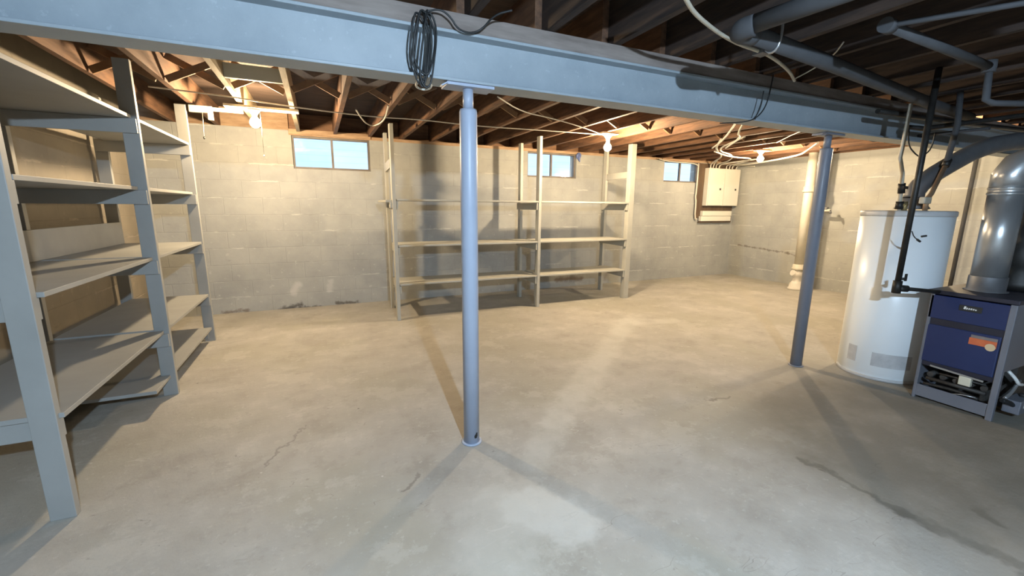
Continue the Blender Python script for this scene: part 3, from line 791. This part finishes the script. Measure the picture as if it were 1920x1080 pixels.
o = obj('insulated_duct', MB().lathe([(.16, .801), (.17, .85), (.12, .93), (.145, .97), (.145, 1.10), (.11, 1.14), (.125, 1.18), (.125, 1.32), (.10, 1.38), (.10, 1.50)], (4.45, 1.20, 0), 30), 'blackpipe')
tag(o, 'black ribbed drum shaped duct on the boiler top at the right edge', 'duct')

# ------------------------------------------------------------------ overhead pipes
dp = thing('drain_pipe', (1.76, 1.43, 2.1), 'thick grey drain pipe with an elbow hung under the front joists', 'pipe')
obj('pipe', MB().tube([(1.82, 1.44, 2.10), (2.6, 1.54, 2.105), (4.3, 1.79, 2.12), (5.2, 1.90, 2.13)], .037, 24), 'drain', dp)
obj('branch_pipe', MB().tube([(1.735, 1.37, 2.105), (1.80, 1.08, 2.115), (1.95, .2, 2.13)], .037, 24), 'drain', dp)
obj('elbow', MB().tube([(1.735, 1.37, 2.10), (1.715, 1.41, 2.095), (1.74, 1.445, 2.095), (1.83, 1.445, 2.10)], .043, 24, 1), 'drain', dp)
obj('hook', MB().tube([(1.985, 1.425, 2.22), (1.985, 1.42, 2.11), (1.975, 1.43, 2.06), (1.99, 1.47, 2.055), (1.995, 1.50, 2.08)], .006, 8, 1), 'galv', dp)

mp_ = thing('boiler_water_pipe', (2.8, 1.1, 2.1), 'dark rusty pipe high on the right with a drop at its end', 'pipe')
obj('pipe', MB().tube([(2.241, 1.134, 2.10), (3.349, 1.187, 2.10)], .021, 16).tube([(2.241, 1.134, 2.10), (2.5, .8, 2.11), (2.6, .3, 2.12)], .011, 12), 'drain', mp_)
obj('drop', MB().tube([(3.349, 1.187, 2.12), (3.35, 1.175, 1.93), (3.37, 1.15, 1.91), (3.62, 1.0, 1.90)], .015, 14), 'drain', mp_)
obj('fitting', MB().lathe([(.028, 2.07), (.030, 2.10), (.028, 2.13)], (3.349, 1.187, 0), 16), 'drain', mp_)
obj('fitting', MB().tube([(2.22, 1.134, 2.10), (2.27, 1.136, 2.10)], .030, 16), 'drain', mp_)
for k, (pts, lab, mt, rr) in enumerate([
    ([(4.4, 1.98, 2.00), (4.62, 1.954, 2.00), (4.70, 1.3, 2.02)], 'thin black pipe running over the heater toward the camera side', 'blackpipe', .016),
    ([(3.80, 1.90, 2.05), (4.3, 1.88, 2.05), (5.3, 1.80, 2.05), (6.6, 1.70, 2.06)], 'long thin black pipe crossing behind the gas pipe under the joists', 'blackpipe', .018),
    ([(4.9, 1.66, 1.98), (5.0, 2.5, 2.0), (5.05, 2.9, 2.21)], 'slim grey pipe running back to the joists behind the heater vent', 'drain', .012)]):
    tag(obj('overhead_pipe', MB().tube(pts, rr, 12), mt), lab, 'pipe')
o = obj('wall_pipe', MB().tube([(7.55, 2.62, 2.20), (7.55, 2.62, 1.5), (7.55, 2.62, .02)], .022, 14), 'drain')
tag(o, 'slim grey vertical pipe standing against the right wall behind the water heater', 'pipe')
o = obj('wire_loop', MB().tube([(3.90, 1.74, 1.93), (3.93, 1.74, 1.80), (4.00, 1.72, 1.74), (4.09, 1.72, 1.72), (4.17, 1.70, 1.78), (4.18, 1.70, 1.90)], .0045, 8, 2), 'black')
tag(o, 'dark wire looping between the two pipes above the water heater', 'wire')

# ------------------------------------------------------------------ soil stack and wall fittings on the right
sx_, sy_ = 7.28, 4.42
ss = thing('soil_stack', (sx_, sy_, 0), 'cream painted soil stack pipe in front of the right wall', 'pipe')
obj('pipe', MB().lathe([(.072, .34), (.072, 2.219)], (sx_, sy_, 0), 28), 'soil', ss)
obj('bell_joint', MB().lathe([(.076, 1.60), (.094, 1.61), (.094, 1.635), (.085, 1.64), (.085, 1.69), (.074, 1.70)], (sx_, sy_, 0), 28), 'soil', ss)
obj('hub', MB().lathe([(.074, .33), (.10, .34), (.10, .37), (.09, .375), (.09, .42), (.074, .43)], (sx_, sy_, 0), 28), 'soil', ss)
obj('cleanout', MB().lathe([(.125, .001), (.125, .03), (.108, .04), (.104, .10), (.08, .13), (.068, .15), (.068, .22), (.09, .235), (.09, .29), (.07, .31), (.07, .34)], (sx_, sy_, 0), 28).tube([(sx_, sy_, .26), (sx_ - .10, sy_ + .03, .29)], .05, 18), 'soil_white', ss)
hb = thing('hose_bib', (7.62, 4.27, 1.30), 'grey wall pipe stub with tap beside the right column', 'tap')
obj('pipe', MB().tube([(7.679, 4.40, 1.32), (7.50, 4.40, 1.32), (7.46, 4.38, 1.32), (7.44, 4.15, 1.32)], .022, 14), 'soil', hb)
obj('flange', MB().lathe([(.045, 0), (.045, .012)], (7.665, 4.40, 1.32), 18, axis=(1, 0, 0)), 'soil', hb)
obj('spout', MB().tube([(7.44, 4.16, 1.32), (7.44, 4.14, 1.27)], .016, 12).box(7.41, 7.47, 4.19, 4.23, 1.335, 1.37, .005), 'galv_dull', hb)
for (y, lab) in ((4.30, 'white porcelain knob on the right wall sill beside the column top'), (3.72, 'white porcelain knob on the right wall sill nearer the heater')):
    o = obj('porcelain_knob', MB().lathe([(.012, 0), (.030, .01), (.034, .03), (.028, .05), (.010, .056)], (XR - .001, y, 2.29), 16, axis=(-1, 0, 0)), 'porcelain')
    tag(o, lab, 'knob', 'porcelain knobs')

# ------------------------------------------------------------------ electrical panel
board = obj('panel_board', MB().box(6.62, 6.74, YB - .024, YB - .001, 1.15, 2.17, .002).box(6.74, 7.62, YB - .024, YB - .001, 1.06, 2.17, .002).box(6.70, 7.57, YB - .06, YB - .0245, 1.06, 1.085, .002), 'dark_wood')
tag(board, 'dark wooden backing board behind the electrical panels', 'board')
ep = thing('electrical_panel', (6.98, 6.03, 1.38), 'left of the two cream electrical panel boxes beside the window', 'electrical panel', 'electrical panels')
obj('body', MB().box(6.78, 7.20, 5.985, 6.084, 1.385, 2.085, .004), 'panel', ep)
dr = obj('door', MB().box(6.80, 7.195, 5.972, 5.984, 1.39, 2.08, .004), 'panel', ep)
obj('latch', MB().box(7.08, 7.115, 5.964, 5.972, 1.68, 1.715, .002), 'dkmetal', dr)
ep2 = thing('electrical_panel', (7.42, 6.03, 1.38), 'right of the two cream electrical panel boxes, next to the corner', 'electrical panel', 'electrical panels')
obj('body', MB().box(7.21, 7.62, 5.985, 6.084, 1.385, 2.085, .004), 'panel', ep2)
dr = obj('door', MB().box(7.215, 7.615, 5.972, 5.984, 1.39, 2.08, .004), 'panel', ep2)
obj('latch', MB().box(7.50, 7.535, 5.964, 5.972, 1.68, 1.715, .002), 'dkmetal', dr)
o = obj('wiring_trough', MB().box(6.75, 7.54, 6.02, 6.084, 1.19, 1.285, .004), 'panel')
tag(o, 'upper cream wiring trough directly under the electrical panels', 'trough', 'wiring troughs')
o = obj('wiring_trough', MB().box(6.72, 7.53, 6.02, 6.084, 1.09, 1.185, .004), 'panel')
tag(o, 'lower cream wiring trough under the electrical panels', 'trough', 'wiring troughs')
o = obj('service_cable', MB().tube([(6.58, 6.069, 2.16), (6.585, 6.069, 1.62), (6.57, 6.069, 1.55), (6.60, 6.069, 1.45), (6.60, 6.068, 1.15), (6.66, 6.065, 1.12)], .014, 10, 1), 'whitecable')
tag(o, 'thick pale service cable running down left of the electrical panels', 'cable')
cab = [
    [(6.86, 6.03, 2.086), (6.84, 6.02, 2.15), (6.78, 5.9, 2.19), (6.3, 5.3, 2.205), (5.455, 4.755, 2.2), (4.769, 4.072, 2.205)],
    [(6.92, 6.03, 2.086), (6.91, 6.0, 2.16), (6.88, 5.95, 2.20), (6.84, 5.88, 2.22)],
    [(7.00, 6.03, 2.086), (6.99, 6.02, 2.17), (6.90, 5.7, 2.20), (6.2, 5.0, 2.205), (5.36, 4.67, 2.20), (4.675, 3.661, 2.2)],
    [(7.08, 6.03, 2.086), (7.09, 6.02, 2.17), (7.00, 5.6, 2.21), (6.9, 5.0, 2.21)],
    [(7.28, 6.03, 2.086), (7.27, 6.02, 2.16), (7.20, 5.8, 2.20), (6.65, 4.94, 2.20), (6.04, 4.95, 2.19), (5.36, 4.67, 2.205)],
    [(7.36, 6.03, 2.086), (7.37, 6.02, 2.17), (7.36, 5.9, 2.22), (7.32, 5.8, 2.27)],
    [(7.44, 6.03, 2.086), (7.42, 6.0, 2.17), (7.2, 5.5, 2.20), (6.53, 4.18, 2.19), (6.09, 3.80, 2.19), (5.54, 3.34, 2.20)],
    [(7.54, 6.03, 2.086), (7.55, 6.0, 2.17), (7.5, 5.6, 2.205)],
]
labs = ['pale cable from the panel top fanning left to the joists, leftmost', 'short pale cable standing on the left panel box',
        'pale cable from the panel reaching forward toward the beam', 'short pale cable at the right of the left panel box',
        'pale cable from the right panel box running along the joists', 'short pale cable on the middle of the right panel box',
        'pale cable from the right panel box toward the right column', 'short pale cable at the right end of the panels']
for k, p in enumerate(cab):
    p = [(x_, y_, z_ - (.013 * k if i_ > 1 else 0)) for i_, (x_, y_, z_) in enumerate(p)]
    tag(obj('panel_cable', MB().tube(p, .010 if k % 3 else .013, 8, 2), 'whitecable'), labs[k], 'cable', 'cables on top of the electrical panels')
o = obj('window_cable', MB().tube([(5.6, 6.06, 2.19), (5.80, 6.07, 2.165), (6.1, 6.075, 2.155), (6.45, 6.075, 2.16), (6.60, 6.075, 2.12)], .009, 8, 2), 'whitecable')
tag(o, 'thin pale cable passing over the window beside the electrical panel', 'cable')

# ------------------------------------------------------------------ loose cables
o = obj('joist_cable', MB().tube([(-1.1, 4.25, 2.205), (-.55, 4.26, 2.19), (-.32, 4.33, 2.18), (-.08, 4.52, 2.205), (.27, 4.55, 2.195), (.62, 4.53, 2.185), (1.0, 4.56, 2.205), (1.6, 4.56, 2.19), (2.4, 4.54, 2.205), (3.2, 4.5, 2.21)], .006, 8, 2), 'whitecable')
tag(o, 'long thin white cable sagging under the joists before the window wall', 'cable')
o = obj('joist_cable', MB().tube([(.38, 4.30, 2.19), (.50, 4.75, 2.155), (.60, 4.86, 2.15), (.66, 4.5, 2.155), (.64, 4.12, 2.215)], .006, 8, 2), 'whitecable')
tag(o, 'short white cable curling down near the left end post of the shelf', 'cable')
o = obj('joist_cable', MB().tube([(1.4, 3.4, 2.215), (1.75, 3.7, 2.19), (2.2, 3.9, 2.205), (2.7, 4.1, 2.19), (3.2, 4.42, 2.19)], .006, 8, 2), 'whitecable')
tag(o, 'thin pale cable running diagonally to the bulb before the shelf end', 'cable')
o = obj('joist_cable', MB().tube([(3.929, 3.177, 2.215), (4.2, 3.50, 2.15), (4.6, 3.93, 2.14), (5.0, 4.40, 2.15)], .010, 8, 1), 'whitecable')
tag(o, 'straight pale conduit under the joists pointing at the panels, left one', 'cable')
o = obj('joist_cable', MB().tube([(3.994, 3.144, 2.215), (4.10, 3.30, 2.12), (4.40, 3.50, 2.12), (4.9, 4.10, 2.11)], .010, 8, 1), 'whitecable')
tag(o, 'hooked pale conduit under the joists pointing at the panels, right one', 'cable')
o = obj('joist_cable', MB().tube([(3.74, 2.23, 1.95), (4.3, 2.7, 2.08), (4.9, 3.2, 2.17), (5.6, 3.9, 2.20)], .007, 8, 1), 'whitecable')
tag(o, 'pale wire leaving the top of the right column toward the panels', 'cable')
cd = thing('armoured_cable', (2.0, 1.6, 2.16), 'pale armoured cable curving under the front joists beside the drain pipe', 'cable')
obj('cable', MB().tube([(1.25, 1.36, 2.20), (1.402, 1.438, 2.17), (1.551, 1.516, 2.155), (1.958, 1.671, 2.165), (2.242, 1.702, 2.165), (2.402, 1.737, 2.16), (2.65, 1.82, 2.155), (2.855, 1.92, 2.15)], .009, 10, 2), 'tanpipe', cd)
obj('clamp', MB().box(2.20, 2.27, 1.67, 1.735, 2.15, 2.185, .004), 'galv_dull', cd)
obj('thin_wire', MB().tube([(2.84, 1.915, 2.155), (2.84, 1.82, 2.18), (2.76, 1.65, 2.20), (2.62, 1.52, 2.215)], .004, 8, 2), 'whitecable', cd)

ck = MB()
def loop(cxx, w_, zt, zb, y, tw):
    pts = []
    for i in range(25):
        a = 2 * PI * i / 24
        pts.append((cxx + math.sin(a) * w_ * (1 + .25 * math.sin(a * 2 + tw)) + .02 * tw * math.cos(a), y + .008 * math.sin(a * 2 + tw), (zt + zb) / 2 + math.cos(a) * (zt - zb) / 2))
    return pts
for q in [(.475, .030, 2.185, 1.88, 2.052, .3), (.470, .040, 2.17, 1.90, 2.046, -.6), (.490, .020, 2.19, 1.87, 2.040, .8), (.485, .045, 2.18, 1.92, 2.034, -.2), (.50, .035, 2.175, 1.865, 2.028, .5)]:
    ck.tube(loop(*q), .0045, 8, caps=False)
ct = thing('extension_cord', (.48, 2.04, 1.87), 'coiled black cord hung over the steel beam left of the centre column', 'cord')
obj('coil', ck, 'black', ct)
obj('tail', MB().tube([(.50, 2.05, 2.185), (.56, 2.03, 2.20), (.61, 2.035, 2.175), (.64, 2.04, 2.135), (.70, 2.045, 2.125), (.76, 2.045, 2.15), (.80, 1.98, 2.20), (.87, 1.94, 2.215)], .0045, 8, 2), 'black', ct)
obj('bottom_loop', MB().tube([(.46, 2.06, 1.90), (.455, 2.10, 1.89), (.47, 2.15, 1.89), (.51, 2.16, 1.885), (.53, 2.10, 1.885), (.51, 2.05, 1.90)], .005, 8, 2), 'whitecable', ct)
o = obj('beam_wire', MB().tube([(2.80, 2.03, 2.21), (2.785, 2.03, 2.10), (2.76, 2.03, 2.0), (2.70, 2.04, 1.93), (2.62, 2.06, 1.90), (2.55, 2.2, 1.91)], .004, 8, 2).tube([(2.73, 2.035, 2.10), (2.722, 2.035, 2.03), (2.70, 2.04, 1.96), (2.69, 2.045, 1.92)], .003, 8, 1), 'black')
tag(o, 'black wire draped over the steel beam between the two columns', 'wire')

# ------------------------------------------------------------------ small odds and ends
for (y, lab) in ((3.35, 'cream board blocking between two pale joists just behind the beam'), (3.85, 'cream board blocking between two pale joists nearer the leftmost bulb')):
    tag(obj('blocking_board', MB().box(-.549, -.171, y, y + .035, 2.30 if y < 3.5 else 2.24, 2.455 if y < 3.5 else 2.34, .003), 'cream_board'), lab, 'board')
M['rag'] = mottled('blue_cloth', (0.10, 0.14, 0.34), (0.16, 0.22, 0.45), 14, 0.9)
rg = MB()
rg.tube([(3.93, 6.085, 2.205), (3.945, 6.075, 2.17), (3.93, 6.08, 2.12), (3.95, 6.07, 2.06)], [.012, .034, .026, .006], 14, 2)
rg.tube([(3.93, 6.085, 2.20), (3.90, 6.075, 2.16), (3.895, 6.08, 2.11)], [.012, .024, .006], 12, 2)
tag(obj('cloth_scrap', rg, 'rag'), 'crumpled blue cloth scrap at the upper right corner of the middle window', 'cloth')
